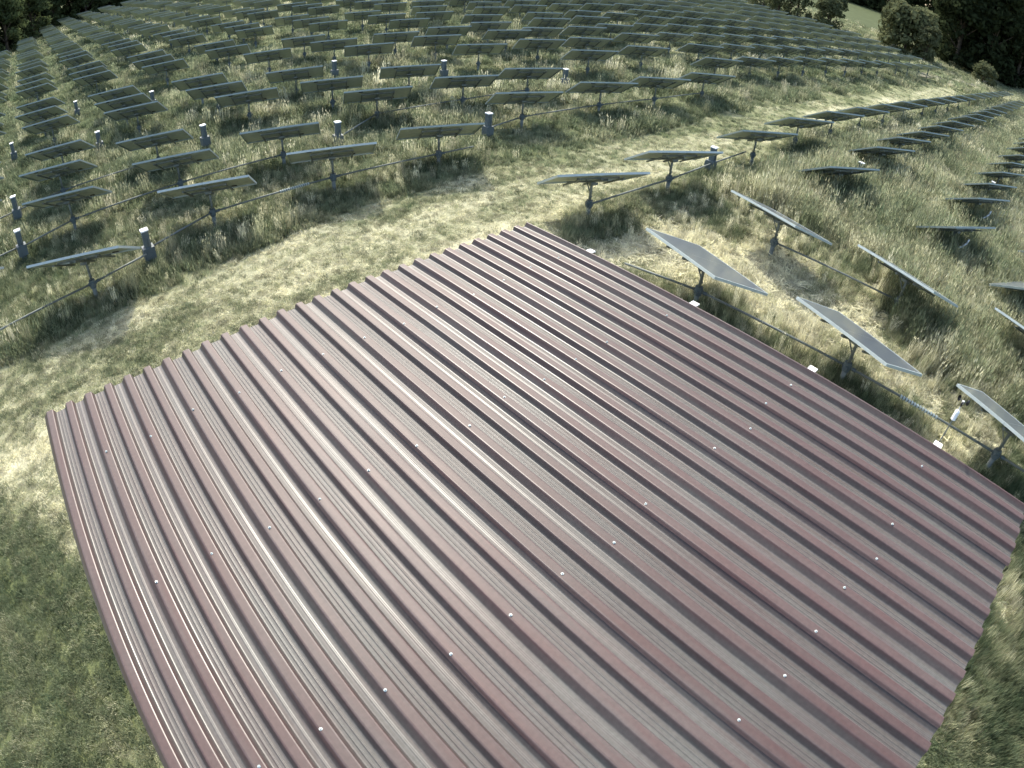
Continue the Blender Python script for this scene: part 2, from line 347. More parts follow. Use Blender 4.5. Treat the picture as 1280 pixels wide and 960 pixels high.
for k in range(7):
    i0, i1 = 4 * k, 4 * k + 4
    pr = profile(i0, i1, k == 0, k == 6)
    tmid = (i0 * P + i1 * P) / 2
    vv = []; ff = []
    ends = (random.uniform(-.012, .012), random.uniform(-.012, .012))
    for a in range(NS + 1):
        s = RL * a / NS
        s = s + ends[0] * (1 - a / NS) + ends[1] * a / NS
        for t, z, *_b in pr:
            lift = 0.007 * (1 - (t - i0 * P) / (4 * P))
            wave = 0.0022 * math.sin(s * 2.9 + t * 3 + k) * math.sin(s * 1.3 + k * 2.1) + 0.0006 * math.sin(s * 5 + t * 4)
            vv.append(tuple(W3(s, t, z + lift + wave * (0.4 if z > -0.01 else 1.0))))
    w = len(pr)
    for a in range(NS):
        for b in range(w - 1): ff.append((a * w + b, (a + 1) * w + b, (a + 1) * w + b + 1, a * w + b + 1))
    me = bpy.data.meshes.new('roof_sheet'); me.from_pydata(vv, [], ff); me.materials.append(MAT['roof']); me.update()
    du = me.attributes.new('dust', 'FLOAT', 'POINT')
    low = [min(1.0, max(0.0, (-z - 0.022) / 0.02)) for t, z, *_b in pr]; du.data.foreach_set('value', np.tile(np.array(low, np.float32), NS + 1))
    be = me.attributes.new('bend', 'FLOAT', 'POINT'); be.data.foreach_set('value', np.tile(np.array([1.0 if len(q) > 2 else 0.0 for q in pr], np.float32), NS + 1))
    o = link('roof_sheet', me, shed)
    md = o.modifiers.new('thickness', 'SOLIDIFY'); md.thickness = 0.0016; md.offset = -1
PURL = (0.97, 2.45, 3.89, 5.31)
def rbox(mb, s0, s1, t0, t1, z0, z1, mat=0):
    mb.box(s0, s1, t0, t1, z0, z1, mat, X=Matrix.Translation((0, 0, ROOF_Z)) @ B.to_4x4())
for s in PURL:
    mb = MB(); rbox(mb, s - .04, s + .04, -0.02, 5.955, -0.20, -0.060)
    pu = mb.build('purlin', MAT['wood'], shed)
    mb = MB(); rbox(mb, s - .042, s + .042, 5.85, 5.955, -0.0595, -0.046)
    mb.build('end_cap', MAT['white'], pu)
wz = -0.20
for (x0, x1, y0, y1) in ((0.25, 0.35, 0.25, 5.6), (6.0, 6.1, 0.25, 5.6), (0.352, 5.998, 0.25, 0.35), (0.352, 5.998, 5.5, 5.6)):
    nb = 34 if (x1 - x0) < 1 else 36
    wall = empty('wall', (0, 0, 0)); wall.parent = shed
    horiz = (x1 - x0) < 1
    L0, L1 = (y0, y1) if horiz else (x0, x1); st = (L1 - L0) / nb
    for b in range(nb):
        a0 = L0 + b * st + 0.003; a1 = L0 + (b + 1) * st - 0.003; mb = MB()
        q = (x0, x1, a0, a1) if horiz else (a0, a1, y0, y1)
        top = ROOF_Z + 0.044 * q[0] - 0.20
        mb.box(q[0], q[1], q[2], q[3], -0.2, top)
        mb.build('plank', MAT['wood'], wall)
# screws through every second rib above each purlin
smb = MB(); smb.tube((0, 0, 0), (0, 0, 0.004), 0.010, n=10); smb.tube((0, 0, 0.004), (0, 0, 0.012), 0.006, 0.005, n=6)
screw_me = smb.mesh('screw', MAT['alu'])
for s in PURL:
    for i in range(2, NR - 1, 2):
        if random.random() < 0.04: continue
        o = link('screw', screw_me, shed); p = W3(s + random.uniform(-.05, .05), i * P + 0.022 + random.uniform(-.014, .014), 0.0045); 
        o.matrix_world = Matrix.Translation(p) @ (B @ Matrix.Rotation(random.uniform(-.25, .25), 3, 'X') @ Matrix.Rotation(random.uniform(-.25, .25), 3, 'Y')).to_4x4()

# ------------------------------------------------------------------ little weather mast on the last purlin end
wm = empty('weather_mast', W3(5.31, 5.99, -0.04)); wm.scale = (.5, .5, .88); tag(wm, 'small weather mast with white shield and wind cups at the roof edge', 'weather station')
mb = MB(); mb.tube((0, 0, -0.14), (0, 0, 0.36), 0.013); mb.box(-0.03, 0.03, -0.035, 0.0, -0.13, -0.10); mb.build('mast', MAT['galv'], wm)
mb = MB()
for k in range(5): mb.tube((0, 0, 0.29 + k * 0.024), (0, 0, 0.30 + k * 0.024), 0.05, 0.042, n=14)
mb.tube((0, 0, 0.28), (0, 0, 0.41), 0.028, n=10); mb.build('radiation_shield', MAT['white'], wm)
mb = MB(); mb.tube((0, 0, 0.41), (0, 0, 0.50), 0.009); mb.tube((0, 0, 0.49), (0, 0, 0.53), 0.022, n=10); mb.build('sensor_head', MAT['white'], wm)
def cup_mesh():
    bm_ = bmesh.new(); bmesh.ops.create_uvsphere(bm_, u_segments=12, v_segments=8, radius=0.036)
    bmesh.ops.bisect_plane(bm_, geom=bm_.verts[:] + bm_.edges[:] + bm_.faces[:], plane_co=(0, 0, 0), plane_no=(0, 1, 0), clear_outer=True)
    me = bpy.data.meshes.new('wind_cup'); bm_.to_mesh(me); bm_.free(); me.materials.append(MAT['dark']); return me
cme = cup_mesh()
for k in range(3):
    a = math.radians(155 + 120 * k); d = Vector((math.cos(a), math.sin(a), 0))
    mb = MB(); mb.tube((0, 0, 0.52), Vector((0, 0, 0.52)) + d * 0.09, 0.004, n=6); arm = mb.build('cup_arm', MAT['galv'], wm)
    c = link('wind_cup', cme, arm); c.location = Vector((0, 0, 0.52)) + d * 0.105; c.rotation_euler[2] = a
    c.modifiers.new('t', 'SOLIDIFY').thickness = 0.002

# ------------------------------------------------------------------ solar trackers
TW, TH = 2.4, 1.58
def table_axes(az, tilt, roll=0.0):
    u = Vector((math.cos(az), math.sin(az), 0)); f = Vector((-math.sin(az), math.cos(az), 0))
    v = f * math.cos(tilt) - Vector((0, 0, math.sin(tilt))); u = u * math.cos(roll) + u.cross(v) * math.sin(roll)
    u = B @ u; v = B @ v
    return Matrix((u, v, u.cross(v))).transposed()
ROT = {'G': table_axes(math.radians(64.5), math.radians(26.3)), 'R': table_axes(math.radians(-21.5), math.radians(20.65), math.radians(2.8))}
PH = 1.16
NM = 2; MWD = TW / NM
def frame_bars(mb, x0, x1, mat):
    y0, y1 = -TH / 2, TH / 2; w = 0.020; z0, z1 = -0.048, 0.008
    mb.box(x0, x1, y0, y0 + w, z0, z1, mat); mb.box(x0, x1, y1 - w, y1, z0, z1, mat)
    mb.box(x0, x0 + w, y0 + w, y1 - w, z0, z1 - .0005, mat); mb.box(x1 - w, x1, y0 + w, y1 - w, z0, 0.0005, mat)
def module_meshes():
    x0, x1 = -MWD / 2 + .003, MWD / 2 - .003
    f = MB(); frame_bars(f, x0, x1, 0)
    lam = MB(); a = 0.016
    lam.quad([(x0 + a, -TH/2 + a, 0.003), (x1, -TH/2 + a, 0.003), (x1, TH/2 - a, 0.003), (x0 + a, TH/2 - a, 0.003)], 0)
    lam.quad([(x0 + a, -TH/2 + a, -0.006), (x0 + a, TH/2 - a, -0.006), (x1 - a, TH/2 - a, -0.006), (x1 - a, -TH/2 + a, -0.006)], 1)
    lam.box(-0.07, 0.07, -TH/2 + .12, -TH/2 + .24, -0.030, -0.0065, 2)
    both = MB(); both.v = list(lam.v); both.f = list(lam.f); both.m = list(lam.m); frame_bars(both, x0, x1, 3)
    mats = [MAT['cells'], MAT['backsheet'], MAT['dark'], MAT['alu_dull']]
    return lam.mesh('solar_module', mats), f.mesh('module_frame', MAT['alu']), both.mesh('solar_module_framed', mats)
LAM, FRM, BOTH = module_meshes()
def support_mesh():
    mb = MB(); 
    for y in (-0.36, 0.36): mb.box(-0.56, 0.56, y - .025, y + .025, -0.095, -0.0485)
    for x in (-0.56, 0.56): mb.box(x - .02, x + .02, -0.62, 0.62, -0.1355, -0.0955)
    mb.box(-0.03, 0.03, -0.60, 0.60, -0.145, -0.0955)
    mb.box(-0.09, 0.09, -0.09, 0.09, -0.21, -0.146)
    return mb.mesh('support_frame', MAT['galv'])
SUP = support_mesh()
def post_meshes():
    a = MB(); a.tube((0, 0, -0.4), (0, 0, 0.34), 0.055, n=12); a.tube((0, 0, 0.50), (0, 0, PH - 0.10), 0.034, n=12)
    g = MB(); g.tube((0, 0, 0.32), (0, 0, 0.52), 0.078, n=14); g.tube((0, -0.11, 0.42), (0, 0.11, 0.42), 0.045, n=10); g.box(-0.09, 0.09, -0.05, 0.05, 0.37, 0.47)
    s = MB(); s.tube((0.05, 0.0, 0.62), (-0.30, 0.02, PH - 0.02), 0.016, n=6)
    return a.mesh('post', MAT['galv'], True), g.mesh('gearbox', MAT['grey_paint']), s.mesh('tilt_strut', MAT['galv'])
POST, GEAR, STRUT = post_meshes()
def far_mesh(kind):
    """whole tracker as one mesh for those a few pixels wide"""
    mb = MB(); R = ROT[kind]; C = Vector((0, 0, PH))
    def tr(pts): return [tuple(R @ Vector(p) + C) for p in pts]
    for k in range(NM):
        x0 = -TW/2 + k * MWD + .008; x1 = x0 + MWD - .016
        mb.quad(tr([(x0, -TH/2, 0.004), (x1, -TH/2, 0.004), (x1, TH/2, 0.004), (x0, TH/2, 0.004)]), 0)
        mb.quad(tr([(x0, -TH/2, -0.03), (x0, TH/2, -0.03), (x1, TH/2, -0.03), (x1, -TH/2, -0.03)]), 1)
    X = Matrix.Translation(C) @ R.to_4x4()
    for y0, y1 in ((-TH/2 - .02, -TH/2), (TH/2, TH/2 + .02)): mb.box(-TW/2, TW/2, y0, y1, -0.034, 0.010, 2, X)
    for x0, x1 in ((-TW/2, -TW/2 + .008), (TW/2 - .008, TW/2)): mb.box(x0, x1, -TH/2, TH/2, -0.034, 0.008, 2, X)
    mb.box(-0.5, 0.5, -0.03, 0.03, -0.12, -0.05, 3, X)
    mb.tube((0, 0, -0.4), (0, 0, PH - .06), 0.05, n=8, mat=3); mb.tube((0, 0, .32), (0, 0, .52), 0.08, n=8, mat=3)
    return mb.mesh('solar_tracker_far', [MAT['cells'], MAT['backsheet'], MAT['alu_dull'], MAT['galv']])
FAR = {'G': far_mesh('G')}

def make_tracker(kind, detail):
    t = empty('solar_tracker', (0, 0, 0)); X = Matrix.Translation((0, 0, PH)) @ ROT[kind].to_4x4()
    for k in range(NM):
        m = link('solar_module', LAM if detail == 2 else BOTH, t); m.matrix_local = X @ Matrix.Translation((-TW/2 + (k + .5) * MWD, 0, 0)) @ Matrix.Rotation(math.pi * k, 4, 'Z')
        if detail == 2: link('module_frame', FRM, m)
    link('support_frame', SUP, t).matrix_local = X
    link('post', POST, t); link('gearbox', GEAR, t)
    if detail == 2: link('tilt_strut', STRUT, t)
    return t
LPOS = [(-9.18, 0.99), (-10.44, 4.62), (-10.09, 8.1), (-9.6, 11.36), (-11.04, 15.99), (-10.72, 19.74), (-10.33, 22.79), (-10.18, 26.27), (-13.87, 1.05), (-17.14, 1.02), (-19.84, 1.31), (-25.55, 1.26), (-13.51, 4.52), (-16.52, 4.5), (-21.95, 4.83), (-24.65, 4.73), (-27.46, 4.73), (-13.02, 7.82), (-18.6, 8.73), (-21.28, 8.28), (-24.03, 8.31), (-17.44, 11.82), (-20.55, 11.62), (-14.61, 12.2), (-14.16, 15.74), (-17.1, 15.19), (-13.86, 18.81), (-26.32, 12.62), (-28.28, 15.51), (-25.51, 15.98), (-22.78, 16.51), (-24.71, 19.24), (-24.4, 22.45), (-22.38, 20.22), (-19.1, 20.45), (-15.47, 24.24), (-15.38, 28.29), (-18.63, 23.91), (-18.01, 26.83), (-21.47, 26.66), (-20.89, 29.63), (-26.38, 31.58), (-26.35, 35.4), (-25.05, 37.84)]
nodes = [('G', x, y, None) for x, y in LPOS]
def far_enough(x, y, r=2.3): return all((x - n_[1]) ** 2 + (y - n_[2]) ** 2 > r * r for n_ in nodes)
for b in range(-8, 18):
    for i in range(-2, 26):
        for j in range(3):
            y = 1.0 + 3.62 * i; x = y - 14.8 - 12.05 * b - 2.95 * j - 0.45
            x += 0.10 * math.sin(i * 3.1 + b); y += 0.10 * math.sin(j * 2.3 + b * 1.7)
            if x > -9.0 or x < max(-116, -84 - 3.4 * (y + 3)) or y > 24.5 + max(0, -x - 26) * 0.25: continue
            if y > 76 + (-15 - x) * 0.50: continue
            if far_enough(x, y): nodes.append(('G', x, y, 'f%d' % i))
for r_ in range(0, 12):
    s0 = -12.2 - 2.95 * r_; y = 30.9 if r_ == 0 else 24.4 + (r_ % 3) * 1.1 + max(0, r_ - 4) * 0.6
    while y < 76:
        x = s0 - 0.35 + 0.065 * (y - 28); q = y
        if y < 74 + (-15 - x) * 0.50 and far_enough(x, y, 2.0): nodes.append(('G', x, y + 0.08 * math.sin(y * 5 + r_), 'r%d' % r_))
        y += 3.4 if int((y - 24) / 3.4) % 9 else 4.6
# rows beyond the lane
RROWS = {-4.4: [12.29, 15.71, 20.63, 24.5, 28.1], -1.25: [20.64, 25.58, 28.9], 3.0: [20.89, 25.43, 28.47]}
for base, ys in RROWS.items():
    for y in ys: nodes.append(('G', base + 0.1 * math.sin(y), y, None))
    y = ys[-1]
    while y < 74:
        for st in (3.6, 3.6, 3.6, 4.4):
            y += st
            if y < 78: nodes.append(('G', base + 0.04 * (y - 28) * (1 if base < -2 else 0.5), y, None))
nodes.append(('G', 5.95, 19.6, None)); nodes.append(('G', 6.3, 24.0, None))
for x, y in ((-0.26, 11.17), (3.15, 11.62), (-0.42, 14.9), (3.01, 15.41), (6.63, 12.0), (6.64, 16.35)): nodes.append(('R', x, y, None))
LABELS = {
 ('R', -0.26, 11.17): 'solar panel with its grey face showing, beside the roof edge where the long ribs start',
 ('R', 3.15, 11.62): 'solar panel seen nearly edge on, above the shaft midway along the roof edge',
 ('R', 6.63, 12.0): 'solar panel just beyond the small weather mast at the roof edge',
 ('R', -0.42, 14.9): 'edge-on solar panel over a straw clearing, one row behind the grey-faced panel',
 ('R', 3.01, 15.41): 'edge-on solar panel in rank grass behind the shaft, second of its row',
 ('R', 6.64, 16.35): 'solar panel in rank grass, third of the second row beside the roof',
 ('G', -4.4, 12.29): 'flat-lying solar panel on a post just past the roof corner',
 ('G', -4.4, 15.71): 'flat-lying solar panel beside a white-capped drive column, next from the roof corner',
 ('G', -9.18, 0.99): 'solar panel standing alone behind the white-capped column, by the mown strip',
 ('G', -10.44, 4.62): 'solar panel just behind the mown strip, with a shaft running to the white-capped column',
 ('G', -10.09, 8.1): 'solar panel just behind the mown strip, in front of a tall white-capped column',
 ('G', -9.6, 11.36): 'solar panel just behind the mown strip with a capped column at its end',
 ('G', 3.0, 20.89): 'pale-edged solar panel in tall grass with a curved white pipe under it',
}
info = []
for kind, x, y, rowtag in nodes:
    z = gz(x, y); C = Vector((x, y, z + PH)); u = ROT[kind].col[0]
    px = project(np.array([C, C + u * TW/2, C - u * TW/2]))
    inx = (-60 < px[0, 0] < 1340) and (-25 < px[0, 1] < 985)
    d = (C - Vector(CAMP)).length
    if not inx: continue
    lab = None
    for (kk, lx, ly), tx in LABELS.items():
        if kk == kind and abs(lx - x) < 0.25 and abs(ly - y) < 0.1: lab = tx
    info.append((d, kind, x, y, z, lab or '', rowtag or 'f%d' % round((y - 1.2) / 3.62)))
info.sort()
protos = {}
rest = MB(); n_things = 0; tracker_spots = []
for d, kind, x, y, z, lab, rowtag in info:
    tracker_spots.append((kind, x, y, d))
    if n_things >= 300:
        for p in FAR['G'].vertices: pass
        b = len(rest.v); rest.v += [(p.co.x + x, p.co.y + y, p.co.z + z) for p in FAR['G'].vertices]
        for pg in FAR['G'].polygons: rest.f.append(tuple(b + k for k in pg.vertices)); rest.m.append(pg.material_index)
        continue
    n_things += 1
    detail = 2 if d < 19 else (1 if d < 58 else 0)
    if detail == 0: o = link('solar_tracker', FAR['G'])
    else:
        key = (kind, detail)
        if key not in protos: protos[key] = make_tracker(kind, detail); o = protos[key]
        else: o = copy_tree(protos[key])
    o.location = (x, y, z); 
    if kind == 'G': o.rotation_euler = (0, 0, math.radians(random.uniform(-1.2, 1.2)) * (0.3 if d < 16 else 1))
    if not lab:
        ORD = ['first', 'second', 'third', 'fourth', 'fifth', 'sixth', 'seventh', 'eighth', 'ninth', 'tenth', 'eleventh', 'twelfth']
        n_ = max(0, min(int(rowtag[1:]), 11)); band = 'close behind the mown strip' if d < 26 else ('midway to the wood' if d < 58 else 'small and distant')
        if kind == 'G' and x > 0: lab, g = 'tilted solar panel in the tall grass row furthest from the big field', 'panels of the outermost tall grass row'
        elif kind == 'G' and x > -2.2: lab, g = 'tilted solar panel in the middle of the three receding rows in tall grass', 'panels of the middle receding row'
        elif kind == 'G' and x > -8: lab, g = 'tilted solar panel in the receding row bordering the mown straw lane', 'panels of the receding row beside the lane'
        elif rowtag[0] == 'r': lab, g = 'solar panel in the %s long row beyond the straw lane, counted from the lane' % ORD[n_], 'panels of the %s long row' % ORD[n_]
        elif int(rowtag[1:]) < 0: lab, g = 'solar panel in the outermost file by the capped columns, %s' % band, 'panels of the outermost file, %s' % band
        else: lab, g = 'solar panel in the %s file running back to the wood, %s' % (ORD[n_], band), 'panels of the %s file, %s' % (ORD[n_], band)
    else: g = 'solar panels on tracking posts'
    tag(o, lab, 'solar panel', g)
if rest.v:
    me = bpy.data.meshes.new('distant_panels'); me.from_pydata(rest.v, [], rest.f)
    for m in FAR['G'].materials: me.materials.append(m)
    me.polygons.foreach_set('material_index', rest.m); me.update()
    tag(link('distant_solar_panels', me), 'mass of distant solar panels in the furthest rows', 'solar panels', kind='stuff')

# ------------------------------------------------------------------ drive columns and the shafts that link the posts
def make_drive():
    t = empty('drive_column', (0, 0, 0))
    mb = MB(); mb.tube((0, 0, -0.3), (0, 0, 0.12), 0.06, n=10); mb.box(-0.085, 0.085, -0.085, 0.085, 0.10, 0.93); mb.build('column', MAT['grey_paint'], t)
    mb = MB(); mb.box(-0.14, 0.14, -0.15, 0.15, 0.18, 0.50); mb.box(-0.20, -0.14, -0.07, 0.07, 0.24, 0.44); mb.build('motor_housing', MAT['grey_paint'], t)
    mb = MB(); mb.box(-0.10, 0.10, -0.10, 0.10, 0.93, 0.965); mb.build('cap', MAT['white'], t)
    mb = MB(); mb.tube((0.11, 0.05, 0.0), (0.11, 0.05, 0.75), 0.016, n=6); mb.build('cable_conduit', MAT['galv'], t)
    return t
DRV = [(-9.74, 2.61), (-13.51, -0.72), (-17.08, -0.78), (-21.52, 3.02), (-17.22, 6.46), (-13.17, 9.86), (-10.69, 14.13), (-4.56, 18.26), (-14.3, 21.51), (-18.67, 18.12), (-22.53, 14.48), (-1.24, 23.36), (3.0, 30.6), (-26.3, 6.4), (-30.5, 2.9), (-26.0, -0.8)]
DLAB = {0: 'grey drive column with a bright white cap beside the mown strip', 5: 'tall grey drive column with white cap behind a near field panel', 7: 'grey drive column with white cap beside the flat-lying panel past the roof corner',
        11: 'grey drive column with a tilted white cap poking out of the tall grass'}
dp = None
for k, (x, y) in enumerate(DRV):
    o = make_drive() if dp is None else copy_tree(dp); dp = dp or o
    o.location = (x, y, gz(x, y)); o.rotation_euler[2] = math.radians(8 * math.sin(k * 2.1)); o.rotation_euler[0] = math.radians(2.0 * math.sin(k * 5.0))
    tag(o, DLAB.get(k, 'grey drive column with white cap at the end of a field row'), 'motor column', 'drive columns of the panel rows')
def shaft(pts, label, sleeve=None):
    mb = MB()
    Q = [Vector((x, y, gz(x, y) + 0.42)) for x, y in pts]
    o = empty('drive_shaft', Q[0]); 
    for a, b in zip(Q[:-1], Q[1:]):
        mb.tube(a - Q[0], b - Q[0], 0.026, n=8)
    mb.build('tube', MAT['galv'], o, True)
    for q, nx_ in zip(Q[1:-1], Q[2:]):
        cm = MB(); d_ = (nx_ - q).normalized(); cm.tube(q - Q[0] + d_ * .115, q - Q[0] + d_ * .20, 0.040, n=8); cm.build('coupling', MAT['grey_paint'], o)
    if sleeve:
        i, f0, f1 = sleeve; a, b = Q[i] - Q[0], Q[i + 1] - Q[0]; sm = MB(); n_ = 14
        for k in range(n_):
            p = a.lerp(b, f0 + (f1 - f0) * k / n_); q = a.lerp(b, f0 + (f1 - f0) * (k + .6) / n_); sm.tube(p, q, 0.05, 0.034, n=8)
        sm.build('spiral_sleeve', MAT['alu'], o)
    tag(o, label, 'shaft', 'drive shafts linking the panel posts')
shaft([(-8.9, -4.5), (-9.18, 0.99), (-9.5, 2.5)], 'thin drive shaft running to the near white-capped column from the picture-side row end')
shaft([(-9.8, 2.7), (-10.44, 4.62), (-10.09, 8.1), (-9.6, 11.36), (-9.5, 12.6)], 'long drive shaft joining three near field posts with pale ribbed sleeves', (1, .55, .8))
shaft([(-13.5, -.6), (-13.87, 1.05), (-13.51, 4.52), (-13.02, 7.82)], 'drive shaft joining the posts of the second field row')
shaft([(-13.6, -6), (-13.6, -.8)], 'drive shaft end beyond the second row column')
shaft([(-17.1, -6), (-17.1, -.85)], 'drive shaft end beyond the third row column')
shaft([(-17.1, -.7), (-17.14, 1.02), (-16.52, 4.5)], 'drive shaft joining posts of the third field row')
shaft([(-10.7, 14.2), (-11.04, 15.99), (-10.72, 19.74), (-10.33, 22.79), (-10.2, 26.2)], 'drive shaft along the field row past the lane bend')
shaft([(-13.2, 10), (-14.61, 12.2), (-14.16, 15.74), (-13.86, 18.81)], 'drive shaft behind the tall white-capped column')
shaft([(-4.4, 12.29), (-4.35, 15.71), (-4.5, 18.2), (-4.6, 20.63)], 'drive shaft joining the two flat-lying panels past the roof corner')
shaft([(-1.3, 20.64), (-1.25, 23.3), (-1.3, 25.58)], 'drive shaft half hidden in tall grass at the middle receding row')
shaft([(-1.9, 10.7), (-0.26, 11.17), (3.15, 11.62), (6.63, 12.0), (9.5, 12.3)], 'long drive shaft running parallel to the roof edge behind the weather mast', (2, .35, .6))
shaft([(-0.42, 14.9), (3.01, 15.41), (6.64, 16.35)], 'drive shaft in rank grass under the second row beside the roof')
# bent white conduits under two panels of the outer row
for k, (x, y) in enumerate(((3.0, 20.89), (3.05, 25.43))):
    z = gz(x, y); mb = MB(); pts = [(0.62, -0.05, 1.0), (0.60, -0.08, 0.85), (0.50, -0.12, 0.70), (0.38, -0.15, 0.60), (0.28, -0.17, 0.52)]
    for a, b in zip(pts[:-1], pts[1:]): mb.tube(a, b, 0.03, n=8)
    o = mb.build('bent_pipe', MAT['white'], None, True); o.location = (x, y, z)
    tag(o, 'curved white pipe hanging under the %s panel of the outer tall grass row' % ('first' if k == 0 else 'second'), 'pipe')

# ------------------------------------------------------------------ grass (countless): tufts scattered over the ground
def tuft(name, n, spread, lean, width, flat=0.0, heads=0.0, seed=0):
    r = np.random.default_rng(seed); V = []; F = []
    for k in range(n):
        a = r.uniform(0, 6.283); rad = spread * math.sqrt(r.uniform(0, 1)); x, y = rad * math.cos(a), rad * math.sin(a)
        h = r.uniform(0.55, 1.0); d = r.uniform(0, 6.283); L = r.uniform(0.1, 1.0) * lean * h
        dx, dy = math.cos(d), math.sin(d); px_, py_ = -dy * width, dx * width
        z1 = h * 0.55 * (1 - flat); z2 = h * (1 - flat * 0.9)
        b = len(V)
        m = (x + dx * L * 0.35, y + dy * L * 0.35, z1); t = (x + dx * L, y + dy * L, max(z2 - 0.25 * L, 0.05))
        V += [(x - px_, y - py_, -0.05), (x + px_, y + py_, -0.05), (m[0] + px_ * .8, m[1] + py_ * .8, m[2]), (m[0] - px_ * .8, m[1] - py_ * .8, m[2]), t]
        F += [(b, b + 1, b + 2, b + 3), (b + 3, b + 2, b + 4)]
        if r.uniform() < heads:
            w = width * 2.0; b = len(V); V += [(t[0] - px_ * 2, t[1] - py_ * 2, t[2] - .02), (t[0] + px_ * 2, t[1] + py_ * 2, t[2] - .02), (t[0] + dx * .03, t[1] + dy * .03, t[2] + 0.12)]; F.append((b, b + 1, b + 2))
    me = bpy.data.meshes.new(name); me.from_pydata(V, [], F); me.materials.append(MAT['blade']); me.update()
    return bpy.data.objects.new(name, me)
TC = bpy.data.collections.new('tufts')
VAR = []
for k in range(3): VAR.append(('a_short', dict(n=34, spread=1.3, lean=0.9, width=0.055, seed=k)))
for k in range(3): VAR.append(('b_mid', dict(n=36, spread=0.55, lean=0.75, width=0.026, seed=10 + k)))
for k in range(3): VAR.append(('c_tall', dict(n=30, spread=0.36, lean=0.45, width=0.013, heads=0.5, seed=20 + k)))
for k in range(2): VAR.append(('d_straw', dict(n=34, spread=1.2, lean=1.5, width=0.045, flat=0.55, seed=30 + k)))
for k, (nm, kw) in enumerate(VAR): TC.objects.link(tuft('%02d_%s' % (k, nm), **kw))
pts = []
CX, CY = CAMP[0], CAMP[1]
for r0, r1, dens, boost in ((1.0, 4.5, 110, 1.0), (4.5, 9, 170, 1.0), (9, 13, 130, 1.0), (13, 19, 75, 1.05), (19, 28, 30, 1.25), (28, 42, 13, 1.5), (42, 65, 5, 2.0), (65, 125, 1.8, 2.8)):
    n = int(dens * math.pi * (r1 ** 2 - r0 ** 2) * (150 / 360)); r = np.sqrt(rng.uniform(r0 ** 2, r1 ** 2, n)); a = np.radians(rng.uniform(65, 215, n))
    if r0 < 13:
        n = int(dens * math.pi * (r1 ** 2 - r0 ** 2) * (250 / 360)); r = np.sqrt(rng.uniform(r0 ** 2, r1 ** 2, n)); a = np.radians(rng.uniform(10, 260, n))
    x = CX + r * np.cos(a); y = CY + r * np.sin(a); z = ground_z(x, y)
    px = project(np.c_[x, y, z]); k = (px[:, 0] > -150) & (px[:, 0] < 1430) & (px[:, 1] > -60) & (px[:, 1] < 1110)
    k &= ~((x > -0.05) & (x < 6.4) & (y > -0.05) & (y < 5.9))
    pts.append(np.c_[x, y, z, np.full(n, boost)][k])
pts = np.concatenate(pts); x, y, z, bo = pts.T
mown, dry, tall, rb = zones(x, y); N = len(x)
patch = fbm(x, y, 9, 3, 0.45); u1 = rng.uniform(0, 1, N); u2 = rng.uniform(0, 1, N)
h_field = 0.16 + 0.34 * np.clip(patch * 1.6 - 0.45, 0, 1)
h = h_field * (1 - mown) * (1 - tall) * (1 - rb) + 0.075 * mown + 0.72 * tall * (0.75 + 0.5 * patch) + rb * (0.13 + 0.26 * np.clip(patch * 2 - 0.75, 0, 1))
h = h * (0.7 + 0.6 * u1) * np.minimum(bo, 1.25)
wid = np.where(mown > .5, 0.075, np.clip(h, 0.12, 0.5)) * bo * (0.8 + 0.5 * u2)
wid = np.where((rb > .5) | (mown > .5), np.clip(wid, 0.075, 0.22), wid)
var = np.where(mown > .5, rng.integers(0, 3, N), np.where(tall > .5, rng.integers(6, 9, N), rng.integers(3, 6, N)))
stalk = (mown < .3) & (tall < .5) & (rng.uniform(0, 1, N) < 0.10); var = np.where(stalk, rng.integers(6, 9, N), var); h = np.where(stalk, h * 1.7, h)
straw = (dry > 0.60) & (rng.uniform(0, 1, N) < 0.65) & (tall < .5); var = np.where(straw, rng.integers(9, 11, N), var); h = np.where(straw, np.minimum(h, 0.14), h); wid = np.where(straw & (rb > .5), 0.20 + 0.16 * u2, wid)
dry2 = np.clip(dry + rng.normal(0, 0.15, N) * np.where((mown > .4) | (rb > .4), 1.15, 0.75) + np.where(stalk, 0.3, 0) + np.where(straw, 0.15, 0), 0, 1)
pm = bpy.data.meshes.new('grass'); pm.from_pydata(pts[:, :3].tolist(), [], [])
def attr(nm, ty, dat):
    a_ = pm.attributes.new(nm, ty, 'POINT'); a_.data.foreach_set('vector' if ty == 'FLOAT_VECTOR' else 'value', np.ascontiguousarray(dat).ravel())
attr('rot', 'FLOAT_VECTOR', np.c_[rng.normal(0, .10, N), rng.normal(0, .10, N), rng.uniform(0, 6.283, N)].astype(np.float32))
attr('scl', 'FLOAT_VECTOR', np.c_[wid, wid, h].astype(np.float32)); attr('var', 'INT', var.astype(np.int32)); attr('dry', 'FLOAT', dry2.astype(np.float32))
grass = link('grass', pm); tag(grass, 'meadow grass, short on the lanes and tall between the panels', 'grass', kind='stuff')
ng = bpy.data.node_groups.new('scatter_tufts', 'GeometryNodeTree')
ng.interface.new_socket('Geometry', in_out='INPUT', socket_type='NodeSocketGeometry'); ng.interface.new_socket('Geometry', in_out='OUTPUT', socket_type='NodeSocketGeometry')
gi = ng.nodes.new('NodeGroupInput'); go = ng.nodes.new('NodeGroupOutput'); ip = ng.nodes.new('GeometryNodeInstanceOnPoints'); ci = ng.nodes.new('GeometryNodeCollectionInfo')
ci.inputs['Collection'].default_value = TC; ci.inputs['Separate Children'].default_value = True; ci.inputs['Reset Children'].default_value = True
def named(nm, ty):
    a_ = ng.nodes.new('GeometryNodeInputNamedAttribute'); a_.data_type = ty; a_.inputs['Name'].default_value = nm; return a_.outputs['Attribute']
er = ng.nodes.new('FunctionNodeEulerToRotation'); L = ng.links
